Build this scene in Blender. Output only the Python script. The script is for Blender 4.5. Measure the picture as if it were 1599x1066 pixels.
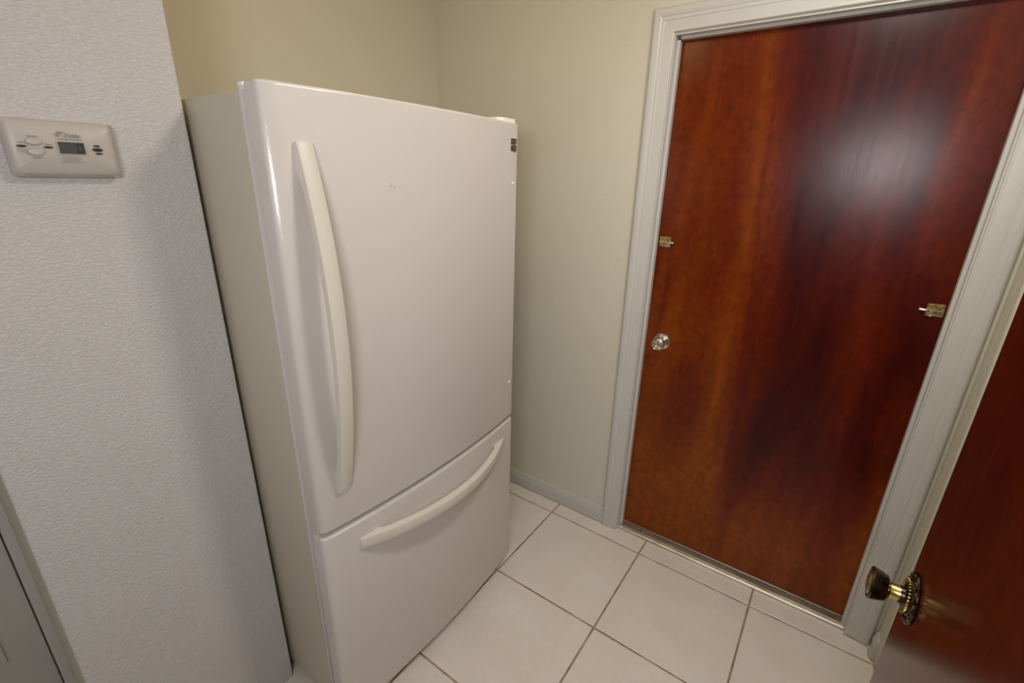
import bpy, bmesh, math, random
from mathutils import Vector, Matrix
random.seed(4)
PI = math.pi
for o in list(bpy.data.objects): bpy.data.objects.remove(o)
SC = bpy.context.scene
COL = SC.collection

# ------------------------------------------------------------------ camera
YAW, PITCH, ROLL, FPX = 0.6136, -0.3396, 0.0214, 725.5
CAM = Vector((0.6017, -1.7838, 1.5808))
fw = Vector((-math.sin(YAW)*math.cos(PITCH), math.cos(YAW)*math.cos(PITCH), math.sin(PITCH)))
rt = fw.cross(Vector((0, 0, 1))).normalized(); up = rt.cross(fw)
c_, s_ = math.cos(ROLL), math.sin(ROLL)
rt, up = rt*c_ + up*s_, up*c_ - rt*s_
cd = bpy.data.cameras.new('camera'); cd.sensor_width = 36; cd.lens = FPX/1599*36; cd.clip_start = .02
cam = bpy.data.objects.new('camera', cd); COL.objects.link(cam)
m3 = Matrix((rt, up, -fw)).transposed()
cam.matrix_world = Matrix.Translation(CAM) @ m3.to_4x4()
SC.camera = cam

# ------------------------------------------------------------------ light and exposure
SC.view_settings.view_transform = 'Standard'
SC.view_settings.look = 'None'
SC.view_settings.gamma = 1
SC.view_settings.use_curve_mapping = False
SC.view_settings.exposure = 0.0
W = bpy.data.worlds.new('world'); SC.world = W; W.use_nodes = True
W.node_tree.nodes['Background'].inputs[0].default_value = (.55, .65, .9, 1)
W.node_tree.nodes['Background'].inputs[1].default_value = .4

def area(name, loc, direction, sx, sy, power, col, shape='RECTANGLE', spread=PI):
    l = bpy.data.lights.new(name, 'AREA'); l.shape = shape; l.size = sx; l.size_y = sy
    l.energy = power; l.color = col; l.spread = spread
    o = bpy.data.objects.new(name, l); COL.objects.link(o); o.location = loc
    o.rotation_euler = Vector(direction).to_track_quat('-Z', 'Y').to_euler()
    return o
LAMP = (0.60, -0.78, 2.37)
area('ceiling_lamp_light', LAMP, (0, 0, -1), .24, .24, 12.0, (1.0, .97, .89), 'DISK')
BULB = (-.30, -0.84, 2.24)
lp = bpy.data.lights.new('bulb_light', 'POINT'); lp.energy = 2.5; lp.color = (1.0, .74, .36); lp.shadow_soft_size = .08
o = bpy.data.objects.new('bulb_light', lp); COL.objects.link(o); o.location = BULB
area('added_soft_light', (.74, -2.25, 1.71), (-.22, 1, -.18), .50, .20, 13.8, (.99, .965, .985))  # unseen soft light added beside the camera, brightens what the lamps leave dim
area('window_daylight', (.72, -4.10, 1.78), (-.25, 1, -.1), .85, .5, 4.5, (.80, .84, 1.0))

# ------------------------------------------------------------------ materials
def mat(name, base=(.8, .8, .8), rough=.5, metal=0, spec=.5, coat=0):
    m = bpy.data.materials.new(name); m.use_nodes = True
    b = m.node_tree.nodes['Principled BSDF']
    b.inputs['Base Color'].default_value = (*base, 1); b.inputs['Roughness'].default_value = rough
    b.inputs['Metallic'].default_value = metal; b.inputs['Specular IOR Level'].default_value = spec
    b.inputs['Coat Weight'].default_value = coat
    return m
def N(m, t): return m.node_tree.nodes.new(t)
def L(m, a, b): m.node_tree.links.new(a, b)
def bsdf(m): return m.node_tree.nodes['Principled BSDF']
def coords(m, scale=(1, 1, 1), kind='Object', rnd=False):
    t = N(m, 'ShaderNodeTexCoord'); p = N(m, 'ShaderNodeMapping'); p.inputs['Scale'].default_value = scale
    L(m, t.outputs[kind], p.inputs['Vector'])
    if rnd:
        i = N(m, 'ShaderNodeObjectInfo'); mu = N(m, 'ShaderNodeMath'); mu.operation = 'MULTIPLY'; mu.inputs[1].default_value = 30
        L(m, i.outputs['Random'], mu.inputs[0]); L(m, mu.outputs[0], p.inputs['Location'])
    return p.outputs['Vector']
def noise(m, vec, scale=5, detail=3, rough=.5, dist=0):
    n = N(m, 'ShaderNodeTexNoise'); n.inputs['Scale'].default_value = scale; n.inputs['Detail'].default_value = detail
    n.inputs['Roughness'].default_value = rough; n.inputs['Distortion'].default_value = dist
    L(m, vec, n.inputs['Vector']); return n.outputs['Fac']
def ramp(m, fac, stops):
    r = N(m, 'ShaderNodeValToRGB'); e = r.color_ramp.elements
    while len(e) < len(stops): e.new(.5)
    for k, (p, c) in enumerate(stops): e[k].position = p; e[k].color = (*c, 1) if len(c) == 3 else c
    L(m, fac, r.inputs[0]); return r.outputs[0]
def bump(m, fac, strength=.3, dist=.002, prev=None):
    b = N(m, 'ShaderNodeBump'); b.inputs['Strength'].default_value = strength; b.inputs['Distance'].default_value = dist
    L(m, fac, b.inputs['Height'])
    if prev is not None: L(m, prev, b.inputs['Normal'])
    return b.outputs[0]
def setn(m, n): L(m, n, bsdf(m).inputs['Normal'])
def setc(m, c): L(m, c, bsdf(m).inputs['Base Color'])
def mixc(m, f, a, b, mode='MIX'):
    x = N(m, 'ShaderNodeMix'); x.data_type = 'RGBA'; x.blend_type = mode
    for s, v in ((0, f), (6, a), (7, b)):
        if isinstance(v, (int, float)): x.inputs[s].default_value = v
        elif isinstance(v, tuple): x.inputs[s].default_value = (*v, 1)
        else: L(m, v, x.inputs[s])
    return x.outputs[2]

def wall_mat(name, col, strength, scale):
    m = mat(name, col, .75, spec=.25)
    v = coords(m, (1, 1, 1.9))
    n1 = noise(m, v, scale, 4, .55, .6)
    r = ramp(m, n1, [(.42, (0, 0, 0)), (.62, (1, 1, 1))])
    setn(m, bump(m, noise(m, v, scale*2.5, 2), strength*.5, .001, bump(m, r, strength, .0016)))
    setc(m, mixc(m, noise(m, v, 1.2, 2), tuple(c*.96 for c in col), tuple(c*1.04 for c in col)))
    return m
M_WALL = wall_mat('wall_paint', (.63, .59, .485), .16, 90)
M_TEX = wall_mat('wall_paint_orange_peel', (.565, .54, .525), .62, 125)
M_CEIL = wall_mat('ceiling_paint', (.86, .85, .80), .3, 60)

def trim_mat():
    m = mat('white_trim_paint', (.55, .53, .495), .34, spec=.45)
    v = coords(m, (60, 60, 1.2))
    n = noise(m, v, 1.5, 3)
    setn(m, bump(m, n, .25, .001))
    setc(m, mixc(m, noise(m, coords(m, (1, 1, .5)), 6, 3), (.52, .50, .46), (.58, .56, .525)))
    return m
M_TRIM = trim_mat()

def wood(name, dark, mid, light, seed, roughness, edge=False, spec=.25):
    m = mat(name, mid, roughness, spec=spec)
    v = coords(m, (1, 1, 1)); p = N(m, 'ShaderNodeMapping'); p.inputs['Location'].default_value = (seed, seed*.7, seed*.3)
    p.inputs['Scale'].default_value = (3.2, 3.2, .55); L(m, v, p.inputs['Vector'])
    big = noise(m, p.outputs[0], 1.1, 3, .5, .8)
    p2 = N(m, 'ShaderNodeMapping'); p2.inputs['Scale'].default_value = (38, 38, 1.3); p2.inputs['Location'].default_value = (seed, 0, 0)
    L(m, v, p2.inputs['Vector']); grain = noise(m, p2.outputs[0], 1.0, 5, .6, .7)
    p3 = N(m, 'ShaderNodeMapping'); p3.inputs['Scale'].default_value = (420, 420, 14); L(m, v, p3.inputs['Vector'])
    pore = noise(m, p3.outputs[0], 1.0, 3, .6)
    mot = noise(m, v, 34, 3, .6)
    if edge:   # stain tone with a reflection painted in: paler at left stile and foot
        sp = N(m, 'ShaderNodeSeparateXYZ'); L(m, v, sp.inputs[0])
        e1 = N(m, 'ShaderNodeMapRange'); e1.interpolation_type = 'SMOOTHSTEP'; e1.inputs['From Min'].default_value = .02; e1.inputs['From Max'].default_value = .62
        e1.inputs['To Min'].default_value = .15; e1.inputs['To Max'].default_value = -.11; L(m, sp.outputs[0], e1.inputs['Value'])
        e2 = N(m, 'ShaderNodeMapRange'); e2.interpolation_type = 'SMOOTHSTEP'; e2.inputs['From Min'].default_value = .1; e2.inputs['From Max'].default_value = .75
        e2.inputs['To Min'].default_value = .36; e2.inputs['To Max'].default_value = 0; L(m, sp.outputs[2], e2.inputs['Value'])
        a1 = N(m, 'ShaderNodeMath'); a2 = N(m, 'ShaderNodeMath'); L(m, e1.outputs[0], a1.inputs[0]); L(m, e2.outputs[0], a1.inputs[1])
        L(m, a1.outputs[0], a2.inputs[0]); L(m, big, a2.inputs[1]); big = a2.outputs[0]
    c = ramp(m, big, [(.30, dark), (.50, mid), (.70, light)])
    c = mixc(m, .65, c, ramp(m, grain, [(.3, tuple(x*.62 for x in mid)), (.52, mid), (.75, tuple(x*1.5 for x in light))]), 'OVERLAY') if False else \
        mixc(m, .28, c, ramp(m, grain, [(.32, (.28, .28, .28)), (.5, (.5, .5, .5)), (.7, (.66, .66, .66))]), 'OVERLAY')
    c = mixc(m, .42, c, ramp(m, pore, [(.36, (.3, .3, .3)), (.5, (.5, .5, .5)), (.66, (.6, .6, .6))]), 'OVERLAY')
    c = mixc(m, .55, c, ramp(m, mot, [(.35, (.36, .36, .36)), (.65, (.62, .62, .62))]), 'OVERLAY')
    setc(m, c)
    rr = N(m, 'ShaderNodeMapRange'); rr.inputs['To Min'].default_value = roughness-.05; rr.inputs['To Max'].default_value = roughness+.06
    L(m, grain, rr.inputs['Value']); L(m, rr.outputs[0], bsdf(m).inputs['Roughness'])
    setn(m, bump(m, mot, .10, .0008, bump(m, pore, .16, .0005)))
    return m
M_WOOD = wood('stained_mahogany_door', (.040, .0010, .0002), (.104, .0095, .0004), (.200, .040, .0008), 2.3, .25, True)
M_WOOD2 = wood('stained_mahogany_near_door', (.044, .0022, .0006), (.072, .0058, .0008), (.100, .0140, .0014), 7.1, .18, False, .5)

def fridge_mat(name, col, rough, strength, scale=520):
    m = mat(name, col, rough, spec=.5)
    v = coords(m)
    setn(m, bump(m, noise(m, v, scale, 2, .5), strength, .0006))
    return m
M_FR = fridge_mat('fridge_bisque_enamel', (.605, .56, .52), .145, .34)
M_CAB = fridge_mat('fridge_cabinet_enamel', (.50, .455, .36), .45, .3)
M_HAND = fridge_mat('fridge_handle_plastic', (.63, .59, .505), .36, .05)
M_GASK = mat('fridge_gasket', (.50, .47, .44), .55)
M_DARK = mat('dark_grille_plastic', (.05, .045, .04), .5)
M_WHPL = mat('white_plug_plastic', (.85, .82, .74), .3)

def tile_mat():
    m = mat('beige_ceramic_tile', (.62, .545, .45), .30, spec=.5)
    v = coords(m, rnd=True)
    a = noise(m, v, 7, 4, .55, .4); b = noise(m, v, 45, 3, .6)
    c = ramp(m, a, [(.3, (.70, .63, .555)), (.55, (.73, .665, .59)), (.75, (.755, .70, .625))])
    c = mixc(m, .25, c, ramp(m, b, [(.35, (.42, .42, .42)), (.65, (.56, .56, .56))]), 'OVERLAY')
    setc(m, c)
    rr = N(m, 'ShaderNodeMapRange'); rr.inputs['To Min'].default_value = .26; rr.inputs['To Max'].default_value = .42
    L(m, a, rr.inputs['Value']); L(m, rr.outputs[0], bsdf(m).inputs['Roughness'])
    setn(m, bump(m, b, .08, .001, bump(m, a, .08, .002)))
    return m
M_TILE = tile_mat()
M_GROUT = mat('brown_grout', (.19, .115, .055), .9, spec=.2)
g = noise(M_GROUT, coords(M_GROUT), 14, 4); setc(M_GROUT, ramp(M_GROUT, g, [(.35, (.20, .135, .075)), (.65, (.40, .31, .21))]))
M_CAULK = mat('aged_yellow_caulk', (.30, .22, .10), .7)
g = noise(M_CAULK, coords(M_CAULK), 40, 4); setc(M_CAULK, ramp(M_CAULK, g, [(.35, (.14, .085, .03)), (.65, (.42, .34, .20))]))

def alu_mat():
    m = mat('worn_aluminium', (.60, .56, .47), .42, metal=1)
    v = coords(m, (3, 90, 90)); a = noise(m, v, 1.5, 5, .65); b = noise(m, coords(m, (12, 60, 60)), 1.6, 5, .7)
    c = ramp(m, a, [(.3, (.42, .375, .29)), (.6, (.74, .69, .59))])
    c = mixc(m, ramp(m, b, [(.56, (0, 0, 0)), (.72, (.6, .6, .6))]), c, (.16, .125, .085))
    setc(m, c); setn(m, bump(m, b, .05, .0005)); return m
M_ALU = alu_mat()
M_CHROME = mat('satin_nickel', (.72, .66, .58), .17, metal=1)
M_NICK = mat('dull_nickel', (.30, .24, .19), .35, metal=1)
M_BRASS = mat('tarnished_brass', (.46, .34, .115), .34, metal=1)
b_ = noise(M_BRASS, coords(M_BRASS), 160, 4); setc(M_BRASS, ramp(M_BRASS, b_, [(.35, (.22, .14, .05)), (.6, (.56, .43, .17))]))
M_BRONZE = mat('antique_bronze', (.075, .058, .042), .30, metal=1)
b_ = noise(M_BRONZE, coords(M_BRONZE), 120, 4); setc(M_BRONZE, ramp(M_BRONZE, b_, [(.35, (.035, .025, .018)), (.65, (.15, .11, .065))]))
M_SHANK = mat('polished_brass_shank', (.62, .44, .13), .22, metal=1)
M_BLACK = mat('black_hole', (.012, .01, .01), .6)
M_DET = mat('alarm_cream_plastic', (.44, .40, .355), .42)
M_DETB = mat('alarm_button_plastic', (.46, .42, .37), .42)
M_LCD = mat('alarm_lcd', (.075, .08, .075), .25)
M_INK = mat('grey_print_ink', (.27, .245, .21), .6)
M_LINE = mat('button_groove', (.24, .20, .16), .6)
M_BADGE = mat('badge_dark', (.07, .045, .02), .35)
M_BADGE2 = mat('badge_silver', (.60, .55, .46), .3, metal=.6)
M_GLASS = mat('window_glass', (.9, .9, .9), .02); bsdf(M_GLASS).inputs['Transmission Weight'].default_value = 1
M_SHADE = mat('lamp_glass', (.9, .85, .75), .4)

# ------------------------------------------------------------------ helpers
def link(name, bm, m, parent=None, smooth=False, auto=None):
    me = bpy.data.meshes.new(name)
    bmesh.ops.recalc_face_normals(bm, faces=bm.faces[:])
    bm.to_mesh(me); bm.free()
    for x in (m if isinstance(m, (list, tuple)) else [m]): me.materials.append(x)
    o = bpy.data.objects.new(name, me); COL.objects.link(o)
    if smooth:
        for p in me.polygons: p.use_smooth = True
        me.update()
        if auto is not None:
            for e in me.edges: pass
            b2 = bmesh.new(); b2.from_mesh(me)
            for e in b2.edges:
                if len(e.link_faces) == 2 and e.calc_face_angle() > auto: e.smooth = False
            b2.to_mesh(me); b2.free()
    if parent is not None: o.parent = parent
    return o
def box(bm, x0, x1, y0, y1, z0, z1, bev=0, seg=2, mi=0):
    r = bmesh.ops.create_cube(bm, size=1)
    vs = r['verts']
    bmesh.ops.scale(bm, vec=(x1-x0, y1-y0, z1-z0), verts=vs)
    bmesh.ops.translate(bm, vec=((x0+x1)/2, (y0+y1)/2, (z0+z1)/2), verts=vs)
    if bev:
        es = list({e for v in vs for e in v.link_edges})
        bmesh.ops.bevel(bm, geom=es, offset=bev, segments=seg, affect='EDGES', profile=.5)
    return vs
def struct(o, label=None):
    o['kind'] = 'structure'
    if label: o['label'] = label
    return o
def tag(o, label, cat, group=None):
    o['label'] = label; o['category'] = cat
    if group: o['group'] = group
    return o
def sbox(name, dims, m, label=None, parent=None, bev=0):
    bm = bmesh.new(); box(bm, *dims, bev=bev); o = link(name, bm, m, parent)
    if parent is None: struct(o, label)
    return o
def lathe(bm, prof, center, axis, seg=32, mi=0, rfun=None):
    """prof: list of (r, h) along axis from center."""
    ax = Vector(axis).normalized(); q = ax.to_track_quat('Z', 'Y'); c = Vector(center)
    rings = []
    for k, (r, h) in enumerate(prof):
        if r < 1e-6: rings.append([bm.verts.new(c + ax*h)])
        else:
            rings.append([bm.verts.new(c + q @ Vector(((rfun(k, a) if rfun else 1)*r*math.cos(a), (rfun(k, a) if rfun else 1)*r*math.sin(a), h)))
                          for a in [2*PI*i/seg for i in range(seg)]])
    for A, B in zip(rings, rings[1:]):
        if len(A) == 1 and len(B) == 1: continue
        for i in range(seg):
            j = (i+1) % seg
            if len(A) == 1: f = bm.faces.new((A[0], B[i], B[j]))
            elif len(B) == 1: f = bm.faces.new((A[i], A[j], B[0]))
            else: f = bm.faces.new((A[i], A[j], B[j], B[i]))
            f.material_index = mi
def loft(bm, rings, cap=True, closed=True):
    V = [[bm.verts.new(p) for p in r] for r in rings]
    n = len(V[0])
    for A, B in zip(V, V[1:]):
        for i in range(n if closed else n-1):
            j = (i+1) % n; bm.faces.new((A[i], A[j], B[j], B[i]))
    if cap: bm.faces.new(V[0]); bm.faces.new(list(reversed(V[-1])))
    return V
def slab_round(bm, outline, z0, z1, r, seg=4):
    """outline: CCW list of (x, y); rounded top and bottom rims of radius r."""
    n = len(outline); nor = []
    for i in range(n):
        a = Vector(outline[i-1]); b = Vector(outline[i]); c = Vector(outline[(i+1) % n])
        d1 = (b-a).normalized(); d2 = (c-b).normalized()
        n1 = Vector((-d1.y, d1.x)); n2 = Vector((-d2.y, d2.x)); nn = (n1+n2)
        nn = nn/max(nn.length_squared/2, .3) if nn.length > 1e-6 else n1
        nor.append(nn)
    rings = []
    for k in range(seg+1):
        a = PI/2*k/seg; ins = r*(1-math.sin(a)); z = z0 + r*(1-math.cos(a))
        rings.append([(p[0]+q.x*ins, p[1]+q.y*ins, z) for p, q in zip(outline, nor)])
    for k in range(seg, -1, -1):
        a = PI/2*k/seg; ins = r*(1-math.sin(a)); z = z1 - r*(1-math.cos(a))
        rings.append([(p[0]+q.x*ins, p[1]+q.y*ins, z) for p, q in zip(outline, nor)])
    loft(bm, rings)
def text_obj(name, s, size, loc, rot, m, parent, depth=.0002, align='CENTER', bold=0, shear=0):
    cu = bpy.data.curves.new(name, 'FONT'); cu.body = s; cu.size = size; cu.extrude = depth; cu.align_x = align
    cu.align_y = 'CENTER'; cu.offset = bold; cu.resolution_u = 3; cu.shear = shear
    t = bpy.data.objects.new(name, cu); COL.objects.link(t)
    bpy.context.view_layer.update()
    me = bpy.data.meshes.new_from_object(t.evaluated_get(bpy.context.evaluated_depsgraph_get()))
    bpy.data.objects.remove(t)
    me.materials.clear(); me.materials.append(m)
    o = bpy.data.objects.new(name, me); COL.objects.link(o); o.location = loc; o.rotation_euler = rot
    o.parent = parent
    return o

# ------------------------------------------------------------------ room dimensions
XL, XR = -1.115, 0.984          # laundry alcove back wall, right wall
XS, YS0, YS1 = -0.600, -1.7350, -1.302   # partition left of the fridge
H = 2.44
YH = -4.2
DX0, DX1, DZ1 = -0.014, 0.896, 2.044  # opening of back door between jambs
# floor: grout bed with separate tiles
bm = bmesh.new(); box(bm, -2.3, 2.2, YH-.2, .3, -.06, -.0020)
floor = struct(link('floor', bm, M_GROUT))
T, GX, GY, G = .4539, .130, -.0893, .0064
def tile_mesh(w, d):
    bm = bmesh.new(); r = .0022
    pts = [(-w/2, -d/2), (w/2, -d/2), (w/2, d/2), (-w/2, d/2)]
    pi = [(-w/2+r, -d/2+r), (w/2-r, -d/2+r), (w/2-r, d/2-r), (-w/2+r, d/2-r)]
    V = [[bm.verts.new((p[0], p[1], z)) for p in P] for P, z in ((pts, -.006), (pts, -.0015), (pi, 0))]
    for A, B in zip(V, V[1:]):
        for i in range(4): bm.faces.new((A[i], A[(i+1) % 4], B[(i+1) % 4], B[i]))
    bm.faces.new(V[-1])
    me = bpy.data.meshes.new('tile'); bmesh.ops.recalc_face_normals(bm, faces=bm.faces[:]); bm.to_mesh(me); bm.free()
    me.materials.append(M_TILE); return me
cache = {}
def room_clip(x0, x1, y0, y1):
    if y0 >= YS0-.01:   # laundry
        x1 = min(x1, XR)
        x0 = max(x0, XL if (y0 > YS1-.2) else XS)
    return x0, x1, y0, min(y1, .14)
for j in range(-1, 10):
    for i in range(-5, 5):
        x0, x1 = GX+i*T+G/2, GX+(i+1)*T-G/2
        y1, y0 = GY-j*T-G/2, GY-(j+1)*T+G/2
        if j == -1 and x1 < DX0-.2: pass
        x0, x1, y0, y1 = room_clip(x0, x1, y0, y1)
        y0 = max(y0, YH); x0 = max(x0, -2.0); x1 = min(x1, 2.0)
        if j == -1: y1 = .05
        if x1-x0 < .02 or y1-y0 < .02: continue
        key = (round(x1-x0, 4), round(y1-y0, 4))
        if key not in cache: cache[key] = tile_mesh(*key)
        t = bpy.data.objects.new('tile', cache[key]); COL.objects.link(t)
        t.location = ((x0+x1)/2, (y0+y1)/2, random.uniform(-.0002, .0002))
        t.parent = floor

# walls
bm = bmesh.new()
box(bm, XL-.1, DX0, 0, .14, 0, H); box(bm, DX1, XR+.1, 0, .14, 0, H); box(bm, DX0, DX1, 0, .14, DZ1, H)
struct(link('wall_back', bm, M_WALL), 'grey-beige painted wall around the brown closed door')
bm = bmesh.new(); box(bm, XL-.1, XL, YS1-.05, 0, 0, H)
struct(link('wall_left', bm, M_WALL), 'beige painted wall behind the refrigerator')
bm = bmesh.new(); box(bm, XL, XS, YS0, YS1, 0, H, bev=.004)
box(bm, -2.1, XL-.0005, YS0, YS1-.051, 0, H)
o = struct(link('wall_partition', bm, [M_TEX, M_WALL]), 'orange peel textured wall left of the refrigerator, carrying the alarm')
for p in o.data.polygons:
    if abs(p.normal.y) > .9: p.material_index = 1
sbox('wall_right', (XR, XR+.1, -.092, 0, 0, H), M_WALL, 'beige painted wall behind the open dark door')
sbox('wall_right_rear', (XR+.014, XR+.1, -1.691, -.0925, 0, H), M_WALL, 'beige painted wall hidden behind the open dark door')
sbox('wall_front', (.868, 2.1, -1.83, -1.692, 0, H), M_WALL, 'wall piece carrying the hinges of the near open door')
# hall behind the camera, closing the room
bm = bmesh.new()
WX0, WX1, WZ0, WZ1 = .22, 1.22, 1.47, 2.09
box(bm, -2.2, WX0, YH-.12, YH, 0, H); box(bm, WX1, 2.2, YH-.12, YH, 0, H)
box(bm, WX0, WX1, YH-.12, YH, 0, WZ0); box(bm, WX0, WX1, YH-.12, YH, WZ1, H)
struct(link('wall_hall', bm, M_WALL), 'beige hall wall with the window behind the viewer')
sbox('wall_hall_left', (-2.1, -2.0, YH, YS0-.001, 0, H), M_WALL, 'left wall of the hall behind the viewer')
sbox('wall_hall_right', (2.0, 2.1, YH, -1.831, 0, H), M_WALL, 'right wall of the hall behind the viewer')
sbox('ceiling', (-2.2, 2.2, YH-.12, .14, H, H+.08), M_CEIL, 'flat off-white ceiling')
# window behind the viewer
bm = bmesh.new(); f = .045
for d in ((WX0, WX1, WZ0, WZ0+f), (WX0, WX1, WZ1-f, WZ1), (WX0, WX0+f, WZ0+f, WZ1-f), (WX1-f, WX1, WZ0+f, WZ1-f)):
    box(bm, d[0], d[1], YH-.10, YH-.04, d[2], d[3])
win = struct(link('window_1', bm, M_TRIM), 'white framed window behind the viewer')
bm = bmesh.new(); box(bm, WX0+f, WX1-f, YH-.075, YH-.069, WZ0+f, WZ1-f); link('pane', bm, M_GLASS, win)

# casings: moulded profile (u across width from opening, h height from wall)
PROF = [(0, 0), (0, .0090), (.0025, .0105), (.008, .0105), (.012, .0110), (.034, .0130), (.0365, .0148),
        (.045, .0150), (.0485, .0170), (.057, .0186), (.066, .0186), (.071, .0168), (.075, .0125), (.0765, .006), (.0775, 0)]
def casing_piece(name, a, b, out, nrm, miter_a, miter_b, prof=PROF, m=M_TRIM, label=None, sc=1.0):
    """strip from a to b (inner edge), profile spreads along out, rises along nrm; mitres extend ends by u"""
    a, b, out, nrm = map(Vector, (a, b, out, nrm)); d = (b-a).normalized(); bm = bmesh.new()
    r0 = [a + out*u*sc + nrm*h + d*(-u*sc if miter_a else 0) for u, h in prof]
    r1 = [b + out*u*sc + nrm*h + d*(u*sc if miter_b else 0) for u, h in prof]
    loft(bm, [r0, r1])
    return struct(link(name, bm, m), label)
ci0, ci1, cz = -.014, .896, 2.048
casing_piece('trim_1', (ci0, 0, 0), (ci0, 0, cz), (-1, 0, 0), (0, -1, 0), 0, 1, label='white moulded casing left of the closed brown door')
casing_piece('trim_2', (ci0, 0, cz), (ci1, 0, cz), (0, 0, 1), (0, -1, 0), 1, 1, label='white moulded casing over the closed brown door')
casing_piece('trim_3', (ci1, 0, 0), (ci1, 0, cz), (1, 0, 0), (0, -1, 0), 0, 1, label='white moulded casing right of the closed brown door')
# jambs with stops
SY0, SY1 = .022, .0465
bm = bmesh.new(); box(bm, DX0-.0005, DX0+.004, .0, .14, 0, DZ1); box(bm, DX0+.003, .0, SY0, SY1, 0, 2.03, bev=.002); 
struct(link('trim_4', bm, M_TRIM), 'white jamb and stop left of the closed brown door')
bm = bmesh.new(); box(bm, DX1-.004, DX1+.0005, .0, .14, 0, DZ1); box(bm, .8825, DX1-.003, SY0, SY1, 0, 2.03, bev=.002)
struct(link('trim_5', bm, M_TRIM), 'white jamb and stop right of the closed brown door')
bm = bmesh.new(); box(bm, DX0+.004, DX1-.004, .0, .14, DZ1-.004, DZ1+.0005); box(bm, .0, .8825, SY0, SY1, 2.031, DZ1-.003, bev=.002)
struct(link('trim_6', bm, M_TRIM), 'white head jamb and stop over the closed brown door')
# baseboards
BPROF = [(0, 0), (0, .011), (.052, .0125), (.056, .0105), (.062, .0105), (.066, .008), (.074, .008), (.078, .005), (.083, .0035), (.084, 0)]
def baseboard(name, a, b, nrm, label):
    a, b, nrm = map(Vector, (a, b, nrm)); bm = bmesh.new()
    loft(bm, [[p + Vector((0, 0, z)) + nrm*h for z, h in BPROF] for p in (a, b)])
    return struct(link(name, bm, M_TRIM), label)
baseboard('baseboard_back', (XL, 0, 0), (ci0-.0752, 0, 0), (0, -1, 0), 'white moulded baseboard between refrigerator and door casing')
baseboard('baseboard_right', (XR, -.0185, 0), (XR, -.074, 0), (-1, 0, 0), 'short white baseboard return beside the right door casing')
baseboard('baseboard_left', (XL, 0, 0), (XL, YS1, 0), (1, 0, 0), 'white baseboard behind the refrigerator')
# left doorway beyond the partition: casing and a white door standing open
CX = -1.02
bm = bmesh.new()
BP = [(0, 0), (0, .016), (.004, .020), (.014, .0195), (.018, .016), (.022, .018), (.060, .013), (.066, .015), (.072, .011), (.075, 0)]
loft(bm, [[(CX-u, YS0-h, z) for u, h in BP] for z in (0, 2.12)])
struct(link('trim_7', bm, M_TRIM), 'white moulded casing at the far left edge beyond the textured wall')
d3 = struct(sbox('door_3', (-1.132, -1.097, YS0-.80, YS0-.022, .01, 2.03), M_TRIM, bev=.002), 'white door standing open at the far left edge')
bm = bmesh.new()
for z0, z1 in ((.25, .95), (1.1, 1.85)):
    for (a, b, c, d) in ((-.72, -.10, z0, z0+.012), (-.72, -.10, z1-.012, z1), (-.72, -.708, z0+.012, z1-.012), (-.112, -.10, z0+.012, z1-.012)):
        box(bm, -1.0975, -1.091, YS0+a, YS0+b, c, d, bev=.002)
link('panel_moulding', bm, M_TRIM, d3)
# caulk beads along the right casing foot
def bead(name, pts, r, m, label=None):
    bm = bmesh.new(); rings = []
    P = [Vector(p) for p in pts]
    for i, p in enumerate(P):
        d = (P[min(i+1, len(P)-1)]-P[max(i-1, 0)]).normalized(); s = d.cross(Vector((0, 0, 1))).normalized()
        rr = r*(.8+.5*random.random())
        rings.append([p + s*rr*math.cos(a) + Vector((0, 0, 1))*rr*.7*math.sin(a) for a in [2*PI*k/8 for k in range(8)]])
    loft(bm, rings); o = link(name, bm, m, smooth=True); return struct(o, label) if label else o
bead('trim_8', [(.8935, -.010, 0), (.91, -.0125, 0), (.93, -.0145, 0), (.955, -.020, 0), (.968, -.022, 0), (.9690, -.032, 0), (.9690, -.05, 0), (.9710, -.066, 0), (.976, -.075, 0), (.984, -.080, 0), (.994, -.082, 0)],
     .0022, M_CAULK, 'yellowed caulk line at the foot of the right casing')
bead('trim_9', [(XL+.02, -.0125, 0), (-.8, -.0125, 0), (-.4, -.0125, 0), (-.09, -.0125, 0), (-.088, -.0195, 0), (-.05, -.0175, 0), (-.016, -.012, 0)],
     .0014, M_CAULK, 'thin caulk line at the foot of the back baseboard')

# ------------------------------------------------------------------ aluminium threshold
bm = bmesh.new()
pr = [(.002, 0), (.002, .004), (.004, .009), (.008, .0125), (.013, .0142), (.018, .0145)]
y = .019
for k in range(6): pr += [(y, .0142), (y+.0008, .0175), (y+.0034, .0175), (y+.0042, .0142)]; y += .0058
pr += [(.055, .0145), (.058, .0175), (.085, .0175), (.085, 0)]
X0, X1 = DX0+.0045, DX1-.0045
loft(bm, [[(x, p[0], p[1]) for p in pr] for x in (X0, X1)])
thr = tag(link('threshold', bm, M_ALU), 'worn ribbed aluminium threshold strip under the closed brown door', 'threshold')
for (x, y) in ((.092, .040), (.442, .040), (.77, .040), (.862, .040)):
    bm = bmesh.new(); lathe(bm, [(0, 0), (.0045, 0), (.005, -.0004), (.005, -.002)], (x, y, .0172), (0, 0, 1), 14)
    link('screw', bm, M_DARK, thr)

# ------------------------------------------------------------------ closed brown door
DY = .05
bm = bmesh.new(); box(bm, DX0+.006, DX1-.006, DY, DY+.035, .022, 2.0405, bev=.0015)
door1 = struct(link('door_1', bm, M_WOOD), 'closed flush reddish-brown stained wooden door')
door1.data.materials.append(M_WOOD)
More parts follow.
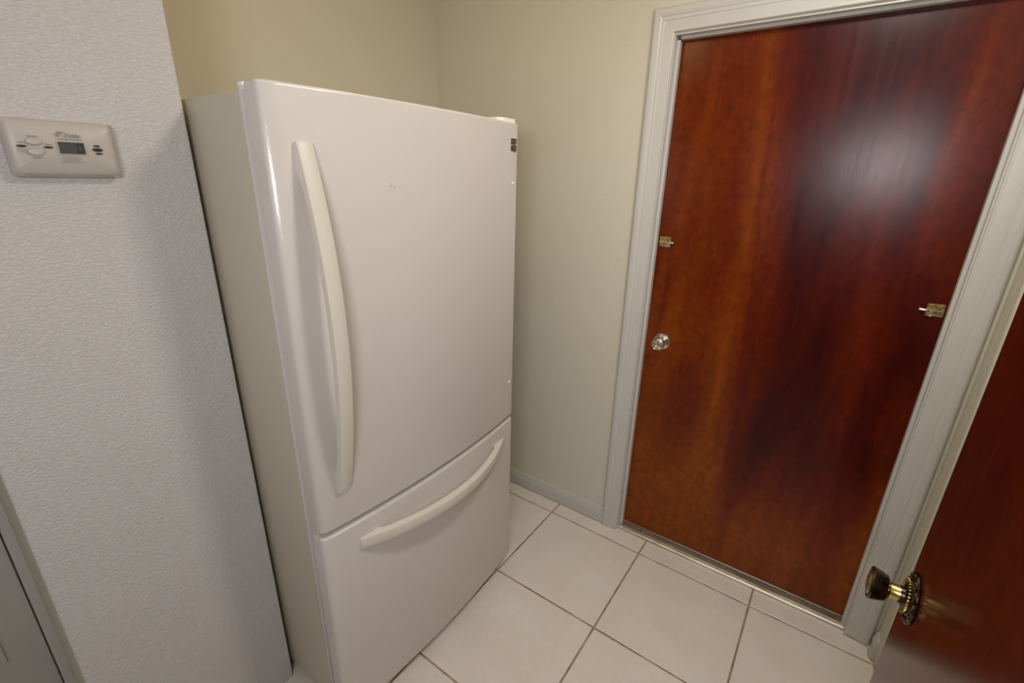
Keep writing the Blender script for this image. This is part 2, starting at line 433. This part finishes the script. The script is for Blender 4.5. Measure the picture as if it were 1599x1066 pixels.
# round nickel knob with stepped face
def knob():
    root = None
    c = (.064, DY, .957)
    bm = bmesh.new()
    lathe(bm, [(0, 0), (.034, 0), (.0345, .002), (.0335, .004), (.0315, .0045), (.0300, .0065), (.0270, .0075), (.0245, .0100), (.0200, .0115), (.0180, .0105), (.013, .0120), (.0115, .014), (.0115, .030)], c, (0, -1, 0), 36)
    ro = link('door_knob', bm, M_CHROME, door1, smooth=True, auto=.6); ro['label'] = 'round satin nickel door knob with dimpled face'
    bm = bmesh.new()
    lathe(bm, [(.0115, .026), (.017, .029), (.0235, .034), (.0262, .041), (.0262, .047), (.0245, .052), (.021, .055), (.0195, .0535), (.0185, .0555),
               (.0155, .0572), (.0130, .0555), (.0118, .0580), (.0065, .0592), (.005, .0578), (0, .0578)], c, (0, -1, 0), 40)
    link('knob_head', bm, M_CHROME, ro, smooth=True, auto=.5)
    bm = bmesh.new()
    for k in range(6):
        a = k*PI/3+.3
        bmesh.ops.create_icosphere(bm, subdivisions=2, radius=.0032, matrix=Matrix.Translation((c[0]+.0155*math.cos(a), DY-.0565, c[2]+.0155*math.sin(a))))
    link('face_boss', bm, M_CHROME, ro, smooth=True)['kind'] = 'stuff'
knob()
# small brass slide latches
def latch(x0, x1, z, pin_x0, pin_x1, loop_x, tilt=0):
    bm = bmesh.new()
    box(bm, x0, x1, DY-.0022, DY+.0005, z-.019, z+.019, bev=.0008)
    p = link('slide_latch', bm, M_BRASS, door1); p['label'] = 'small tarnished brass slide latch'
    bm = bmesh.new(); box(bm, x0+.002, x1-.001, DY-.0050, DY-.002, z+.006, z+.0175, bev=.001); link('cover_plate', bm, M_BRASS, p)
    bm = bmesh.new(); box(bm, x0+.002, x1-.006, DY-.0042, DY-.002, z-.0175, z-.008, bev=.001); link('lower_plate', bm, M_BRASS, p)
    bm = bmesh.new(); lathe(bm, [(0, 0), (.0032, 0), (.0036, .001), (.0036, pin_x1-pin_x0-.001), (.003, pin_x1-pin_x0), (0, pin_x1-pin_x0)], (pin_x0, DY-.008, z-.001), (1, 0, 0), 14)
    link('slide_pin', bm, M_CHROME, p, smooth=True, auto=.6)
    bm = bmesh.new()
    for k in range(3):
        xx = x0+.006+k*(x1-x0-.012)/2
        box(bm, xx-.003, xx+.003, DY-.0125, DY-.002, z-.006, z+.004, bev=.0015)
    link('guide', bm, M_BRASS, p)
    bm = bmesh.new()   # thumb loop
    pts = []
    R0, r0 = .0075, .0018
    for i in range(20):
        a = 2*PI*i/20
        pts.append([Vector((loop_x + (R0+r0*math.cos(b))*math.cos(a), DY-.010 + r0*math.sin(b), z-.011 + .8*(R0+r0*math.cos(b))*math.sin(a))) for b in [2*PI*k/8 for k in range(8)]])
    pts.append(pts[0]); loft(bm, pts, cap=False); bmesh.ops.remove_doubles(bm, verts=bm.verts[:], dist=1e-5)
    link('thumb_loop', bm, M_CHROME, p, smooth=True)
latch(.004, .048, 1.357, .006, .061, .037)
latch(.836, .879, 1.231, .819, .872, .846)

# ------------------------------------------------------------------ near open door on the right
XD, YE = .811, -.872
bm = bmesh.new(); box(bm, XD, XD+.035, -1.686, YE, .012, 2.035, bev=.0012)
door2 = struct(link('door_2', bm, M_WOOD2), 'near dark red-brown wooden door standing open at the right edge')
kc = (XD, -.924, .943)
bm = bmesh.new()
def scal(k, a): return 1 + (.035*math.cos(12*a) if 1 <= k <= 4 else 0)
lathe(bm, [(0, 0), (.041, 0), (.0425, .002), (.041, .0045), (.036, .006), (.034, .0045), (.031, .0045), (.028, .008), (.023, .0095), (.020, .0115), (.014, .0125), (.014, .018)], kc, (-1, 0, 0), 96, rfun=scal)
ro = link('door_knob', bm, M_BRONZE, door2, smooth=True, auto=.7); ro['label'] = 'antique bronze knob with ornate beaded rosette and flared head'
bm = bmesh.new()
for k in range(30):   # rope beading
    a = 2*PI*k/30
    mtx = Matrix.Translation((kc[0]-.0100, kc[1]+.0265*math.cos(a), kc[2]+.0265*math.sin(a))) @ Matrix.Rotation(a+.6, 4, 'X') @ Matrix.Diagonal((.0028, .0036, .0017, 1))
    bmesh.ops.create_icosphere(bm, subdivisions=2, radius=1, matrix=mtx)
link('rope_bead', bm, M_BRASS, ro, smooth=True)['kind'] = 'stuff'
bm = bmesh.new()
for k in range(12):   # leaf scrolls on the rim
    a = 2*PI*(k+.5)/12
    mtx = Matrix.Translation((kc[0]-.0050, kc[1]+.0365*math.cos(a), kc[2]+.0365*math.sin(a))) @ Matrix.Rotation(a, 4, 'X') @ Matrix.Diagonal((.0028, .0050, .0055, 1))
    bmesh.ops.create_icosphere(bm, subdivisions=2, radius=1, matrix=mtx)
link('leaf_ornament', bm, M_BRONZE, ro, smooth=True)['kind'] = 'stuff'
bm = bmesh.new(); lathe(bm, [(.0125, .011), (.0125, .031), (.0118, .032)], kc, (-1, 0, 0), 32); link('shank', bm, M_SHANK, ro, smooth=True)
bm = bmesh.new()
lathe(bm, [(.0118, .030), (.0132, .0315), (.0132, .0325), (.0118, .0335), (.0118, .0335), (.0180, .0340), (.0212, .0355), (.0240, .043), (.0268, .0535),
           (.0273, .0555), (.0262, .0580), (.0240, .0585), (.0225, .0575), (.0205, .0580), (.0150, .0597), (.008, .0605), (0, .0607)], kc, (-1, 0, 0), 40)
link('knob_head', bm, M_BRONZE, ro, smooth=True, auto=.55)
bm = bmesh.new()
lathe(bm, [(.0200, .0577), (.0195, .0587), (.0150, .0605), (.008, .0613), (0, .0615)], kc, (-1, 0, 0), 32)
link('face_plate', bm, M_BRASS, ro, smooth=True)
for z in (.25, 1.05, 1.80):
    bm = bmesh.new(); lathe(bm, [(0, 0), (.006, 0), (.006, .09), (0, .09)], (XD+.043, -1.689, z-.045), (0, 0, 1), 12); link('hinge', bm, M_BRASS, door2, smooth=True, auto=.6)

# ------------------------------------------------------------------ refrigerator
XF, B, YL, YR = -.2906, .0287, -1.2879, -.4605
YM, HW = (YL+YR)/2, (YR-YL)/2
def face_x(y): t = (y-YM)/HW; return XF - B*t*t
def outline(xb, r=.020, inset=0):
    pts = []
    n = 28
    y0, y1 = YL+inset+r, YR-inset-r
    pts.append((xb, YR-inset)); pts.append((xb, YL+inset))
    ry = .042; y0 = YL+inset+ry; cx, cy = face_x(y0)-r, y0    # broad corner near camera
    for k in range(13):
        a = -PI/2 + (PI/2)*k/12.6; pts.append((cx+r*math.cos(a), cy+ry*math.sin(a)))
    for k in range(1, n):
        y = y0+(y1-y0)*k/n; pts.append((face_x(y), y))
    cy = y1; cx = face_x(y1)-r
    th = math.atan2(2*B*(y1-YM)/HW/HW, 1)
    for k in range(9):
        a = th + (PI/2-th)*k/8; pts.append((cx+r*math.cos(a), cy+r*math.sin(a)))
    return pts
fr = bpy.data.objects.new('refrigerator', None); COL.objects.link(fr); fr.location = (0, 0, 0)
tag(fr, 'tall off-white refrigerator with a bowed upper door and freezer drawer below', 'refrigerator')
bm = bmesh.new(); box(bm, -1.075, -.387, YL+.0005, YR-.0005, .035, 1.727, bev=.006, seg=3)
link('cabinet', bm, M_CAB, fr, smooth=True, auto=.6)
ZG0, ZG1, ZT_, ZB_ = .7015, .7167, 1.7402, .042
bm = bmesh.new(); slab_round(bm, outline(-.366), ZG1, ZT_, .007)
dr = link('door', bm, M_FR, fr, smooth=True, auto=.7)
bm = bmesh.new(); slab_round(bm, outline(-.366), ZB_, ZG0, .007)
dw = link('drawer', bm, M_FR, fr, smooth=True, auto=.7)
for par, a, b in ((dr, ZG1+.012, ZT_-.012), (dw, ZB_+.012, ZG0-.012)):
    bm = bmesh.new(); box(bm, -.3875, -.3655, YL+.012, YR-.012, a, b, bev=.002); link('gasket', bm, M_GASK, par)
bm = bmesh.new(); box(bm, -.394, -.381, YL+.0003, YR-.0003, .04, 1.7325, bev=.003, seg=2)
# front rim of the cabinet, open in the middle
rim = link('front_rim', bm, M_FR, fr, smooth=True, auto=.6)
bm = bmesh.new(); box(bm, -.3865, -.330, YL+.035, YR-.008, ZG0+.003, ZG1-.003, bev=.001); link('mullion', bm, M_GASK, fr)
# end caps between door and drawer at the corner
bm = bmesh.new(); box(bm, -.372, -.345, YL+.004, YL+.03, ZG0-.0005, ZG1+.0005, bev=.002); link('centre_hinge', bm, M_FR, fr)
# curved handles
def bow_handle(name, s0, s1, base, amp, width, pos_fn, solid, face_fn, par, n=44, thick=.012):
    """pos_fn(u, w, x) -> point, u along handle 0..1, w across, x outward"""
    rings_strap, bm = [], bmesh.new()
    for k in range(n+1):
        u = k/n; s = 2*u-1; out = base+amp*(1-s*s)
        face = face_fn(u)-.003
        # inner surface: solid wedge at ends, strap in the middle
        inner = out-thick
        a = max(0, min(1, (solid-(1-abs(s)))/.05))     # 1 near the ends
        inner = inner*(1-a)+face*a
        inner = max(min(inner, out-.002), face)
        e = .0025
        w0, w1 = -width/2, width/2
        sec = [(w0, inner), (w0, out-e), (w0+e*.3, out-e*.3), (w0+e, out), (0, out+.0012), (w1-e, out), (w1-e*.3, out-e*.3), (w1, out-e), (w1, inner)]
        rings_strap.append([pos_fn(u, w, x) for w, x in sec])
    loft(bm, rings_strap)
    return link(name, bm, M_HAND, par, smooth=True, auto=.5)
HZ0, HZ1, HY = .824, 1.637, -1.2185
bow_handle('handle', 0, 1, -.302, .052, .036, lambda u, w, x: (x, HY+w, HZ0+(HZ1-HZ0)*u), .20, lambda u: face_x(HY), dr, thick=.016)
LY0, LY1, LZ = -1.191, -.541, .630
bow_handle('handle', 0, 1, -.303, .081, .034, lambda u, w, x: (x, LY0+(LY1-LY0)*u, LZ+w), .22, lambda u: face_x(LY0+(LY1-LY0)*u), dw, thick=.021)
# top hinge cover
bm = bmesh.new(); slab_round(bm, [(-.47, -.545), (-.345, -.545), (-.330, -.530), (-.330, -.470), (-.47, -.468)][::1], 1.7275, 1.7530, .003)
link('hinge_cover', bm, M_WHPL, fr, smooth=True, auto=.6)
bm = bmesh.new(); box(bm, -.395, -.376, YL+.002, YL+.024, 1.731, 1.7395, bev=.003); link('corner_cap', bm, M_WHPL, fr, smooth=True, auto=.6)
# badge
by, bz = -.500, 1.676; bx = face_x(by)
bm = bmesh.new(); box(bm, bx-.003, bx+.0015, by-.017, by+.017, bz-.0195, bz+.0195, bev=.0008); bd = link('badge', bm, M_BADGE2, dr)
ang = math.atan2(2*B*(by-YM)/HW/HW, 1)
bm = bmesh.new()
def bpoly(pts):
    f0 = [bm.verts.new((bx+.0016+.0008, by+p[0], bz+p[1])) for p in pts]; f1 = [bm.verts.new((bx+.0012, by+p[0], bz+p[1])) for p in pts]
    bm.faces.new(f0); n = len(pts)
    for i in range(n): bm.faces.new((f0[i], f0[(i+1) % n], f1[(i+1) % n], f1[i]))
bpoly([(-.015, .0120), (.015, .0120), (.015, .0178), (-.015, .0178)])
bpoly([(-.015, .0010), (-.004, .0010), (.015, .0060), (.015, .0100), (-.015, .0100)])
bpoly([(.001, -.0005), (.008, .0015), (.015, -.0045), (.015, -.0095)])
bpoly([(-.015, -.0175), (-.015, -.0035), (-.004, -.0020), (.015, -.0130), (.015, -.0175)])
link('badge_emblem', bm, M_BADGE, bd)
for z in (1.563, .863):
    y = -.497; bm = bmesh.new(); lathe(bm, [(.0055, -.001), (.005, .0015), (.003, .0030), (0, .0034)], (face_x(y), y, z), (1, 0, 0), 16)
    link('hole_plug', bm, M_WHPL, dr, smooth=True)
bm = bmesh.new()
for k in range(9):
    yy, zz = -1.011+random.uniform(-.006, .006), 1.555+random.uniform(-.006, .007)
    bmesh.ops.create_icosphere(bm, subdivisions=1, radius=.0011, matrix=Matrix.Translation((face_x(yy), yy, zz)) @ Matrix.Diagonal((.3, 1, 1.2, 1)))
link('adhesive_smudge', bm, M_INK, dr)['kind'] = 'stuff'
# kick grille and feet
bm = bmesh.new(); box(bm, -.42, -.405, YL+.02, YR-.02, .018, .038)
link('kick_grille', bm, M_DARK, fr)
for y in (YL+.05, YR-.035):
    bm = bmesh.new(); lathe(bm, [(0, 0), (.020, 0), (.021, .004), (.018, .010), (.010, .012), (.010, .036)], (-.372, y, .0), (0, 0, 1), 20)
    link('foot', bm, M_WHPL, fr, smooth=True, auto=.6)
for y in (YL+.06, YR-.06):
    bm = bmesh.new(); lathe(bm, [(0, 0), (.017, 0), (.017, .02), (0, .02)], (-1.02, y-.01, .0175), (0, 1, 0), 20); link('roller', bm, M_DARK, fr, smooth=True, auto=.6)
# bottom corner bracket
bm = bmesh.new(); slab_round(bm, [(-.375, -.520), (-.338, -.520), (-.330, -.510), (-.330, -.476), (-.375, -.474)], .022, .0415, .004); link('bottom_hinge', bm, M_FR, fr, smooth=True, auto=.6)

# ------------------------------------------------------------------ carbon monoxide alarm on the textured wall
al = bpy.data.objects.new('carbon_monoxide_alarm', None); COL.objects.link(al)
AY, AZ = -1.518, 1.6125      # centre on the wall
al.location = (XS, AY, AZ)
tag(al, 'cream rectangular carbon monoxide alarm with small display showing 0, on the textured wall', 'alarm')
AD = .034
bm = bmesh.new()
def rr(w, h, r, x, n=6):
    P = []
    for cx, cy, a0 in ((w/2-r, h/2-r, 0), (-w/2+r, h/2-r, PI/2), (-w/2+r, -h/2+r, PI), (w/2-r, -h/2+r, 1.5*PI)):
        for k in range(n+1):
            a = a0+PI/2*k/n; P.append(Vector((x, cx+r*math.cos(a), cy+r*math.sin(a))))
    return P
# faces curve: the front is slightly bowed top to bottom
def bow(P): return [Vector((p.x - .0095*(abs(p.z)/.045)**2.0 if p.x > .02 else p.x, p.y, p.z)) for p in P]
loft(bm, [rr(.150, .096, .006, 0), rr(.150, .096, .006, .010), rr(.1485, .0945, .007, .018), bow(rr(.1455, .092, .008, AD-.006)), bow(rr(.141, .088, .008, AD-.0018)), bow(rr(.132, .080, .008, AD-.0002)), bow(rr(.11, .062, .006, AD)), bow(rr(.08, .042, .004, AD+.0002)), bow(rr(.04, .02, .003, AD+.0003))])
body = link('housing', bm, M_DET, al, smooth=True, auto=1.0)
AX = AD+.0006
RX = (PI/2, 0, PI/2)
# local y: + is to the right in the picture
def disc(name, cy, cz, ry, rz, m, par, x=AX, h=.0006, ring=None):
    bm = bmesh.new()
    n = 28
    if ring:
        R = [[(x+dx, cy+(ry+dr_)*math.cos(a), cz+(rz+dr_)*math.sin(a)) for a in [2*PI*k/n for k in range(n)]] for dr_, dx in ((ring, -.0006), (ring, h), (-ring, h), (-ring, -.0006))]
        loft(bm, R, cap=False)
    else:
        loft(bm, [[(x+dx, cy+ry*s*math.cos(a), cz+rz*s*math.sin(a)) for a in [2*PI*k/n for k in range(n)]] for s, dx in ((1, -.0015), (1, h*.4), (.9, h))])
    return link(name, bm, m, par, smooth=True, auto=.6)
def to_local(px, py):  # measured photo pixel on the front face -> face coordinates
    r = rt*((px-799.5)/FPX) + up*(-(py-533)/FPX) + fw
    t = (XS+AX-CAM.x)/r.x; p = CAM+r*t
    return p.y-AY, p.z-AZ
for (a, b) in ((53, 220.5), (57, 237)):
    y, z = to_local(a, b); k = disc('button', y, z, .0104, .0052, M_DETB, al, h=.0010); disc('button_groove', y, z, .0104, .0052, M_LINE, k, h=.0004, ring=.0004)
for (a, b) in ((33, 227.5), (76, 230)):
    y, z = to_local(a, b); disc('indicator_lens', y, z, .0062, .0017, M_BLACK, al, h=.0004)
y, z = to_local(151, 228); disc('sounder_slot', y, z, .0052, .0014, M_BLACK, al, h=.0004)
y, z = to_local(155, 240); disc('sounder_slot', y, z, .0052, .0014, M_BLACK, al, h=.0004)
y, z = to_local(152.5, 234); s = disc('sounder_opening', y, z, .0074, .0030, M_BLACK, al, h=.0004)
disc('test_dot', y+.002, z, .0016, .0012, M_CHROME, s, x=AX+.0006, h=.0008)
y, z = to_local(112.5, 231.5)
bm = bmesh.new()
for d in ((-.0195, .0195, .0098, .0112), (-.0195, .0195, -.0112, -.0098), (-.0195, -.0180, -.0098, .0098), (.0180, .0195, -.0098, .0098)):
    box(bm, AX-.001, AX+.0010, y+d[0], y+d[1], z+d[2], z+d[3])
df = link('display', bm, M_DET, al)
bm = bmesh.new(); box(bm, AX-.001, AX+.0002, y-.0180, y+.0180, z-.0098, z+.0098); link('display_glass', bm, M_LCD, df)
bm = bmesh.new()   # seven-segment 0
cy = y+.0112; w, hh, t = .0034, .0066, .0010
for d in ((-w, w, hh-t, hh+t), (-w, w, -hh-t, -hh+t), (-w-t, -w+t, .0006, hh), (-w-t, -w+t, -hh, -.0006), (w-t, w+t, .0006, hh), (w-t, w+t, -hh, -.0006)):
    box(bm, AX, AX+.0005, cy+d[0], cy+d[1], z+d[2], z+d[3])
link('digit', bm, M_BLACK, df)
def dtext(s, px, py, size, bold=0, name='lettering', m=M_INK):
    y, z = to_local(px, py); return text_obj(name, s, size, (AX+.0001, y, z), RX, m, al, bold=bold)
dtext('Kidde', 112.6, 212, .0092, .00012)
dtext('Carbon Monoxide Alarm', 109, 217.6, .0033, .00004)
dtext('Peak Level', 49.5, 212, .0030, .00004)
dtext('Test/Reset', 59, 245.5, .0030, .00004)
dtext('Alarm', 30, 221.6, .0028, .00003); dtext('Operate', 75.5, 225.6, .0028, .00003)
# fine print too small to read: rows of strokes
bm = bmesh.new()
for rowpx, rowpy, ln in ((113, 246.3, .026), (113, 249.3, .024), (115.5, 252.3, .029), (33.5, 232.5, .013), (34.5, 235.6, .013)):
    y, z = to_local(rowpx, rowpy); a = -ln/2
    while a < ln/2:
        w = random.uniform(.0008, .003); box(bm, AX-.0002, AX+.0003, y+a, y+min(a+w, ln/2), z-.0004, z+.0004); a += w+.0006
link('fine_print', bm, M_INK, al)['kind'] = 'stuff'
# flame-like round logo left of the name
bm = bmesh.new(); y, z = to_local(94.5, 210.5)
for r0, r1, a0, a1, wd in ((.0058, .0034, .7, 3.9, .0011), (.0034, .0018, 1.2, 4.6, .0009)):
    R = []
    for k in range(14):
        a = a0+(a1-a0)*k/13; r = r0; w_ = wd*math.sin(PI*(k+.7)/14.4)
        R.append([(AX+dx, y+(r+s*w_)*math.cos(a), z+(r+s*w_)*.85*math.sin(a)) for s, dx in ((-1, -.0002), (-1, .0004), (1, .0004), (1, -.0002))])
    loft(bm, R)
bmesh.ops.create_icosphere(bm, subdivisions=2, radius=1, matrix=Matrix.Translation((AX, y+.0026, z+.0044)) @ Matrix.Diagonal((.0004, .0030, .0011, 1)))
link('logo', bm, M_INK, al)

# ------------------------------------------------------------------ lamp bodies on the ceiling (above the picture)
x, y = LAMP[:2]
bm = bmesh.new(); lathe(bm, [(0, H-.0005), (.075, H-.0005), (.075, H-.012), (.05, H-.022), (0, H-.022)], (x, y, 0), (0, 0, 1), 40)
o = link('ceiling_lamp', bm, M_SHADE, None, smooth=True, auto=.6); tag(o, 'round lamp base on the laundry ceiling in front of the closed door', 'lamp')
x, y = BULB[:2]
bm = bmesh.new(); lathe(bm, [(0, H-.0005), (.05, H-.0005), (.05, H-.015), (.03, H-.030), (.018, H-.060), (0, H-.060)], (x, y, 0), (0, 0, 1), 32)
o = link('bulb_holder', bm, M_SHADE, None, smooth=True, auto=.6); tag(o, 'small white bulb holder on the ceiling above the refrigerator front', 'lamp')
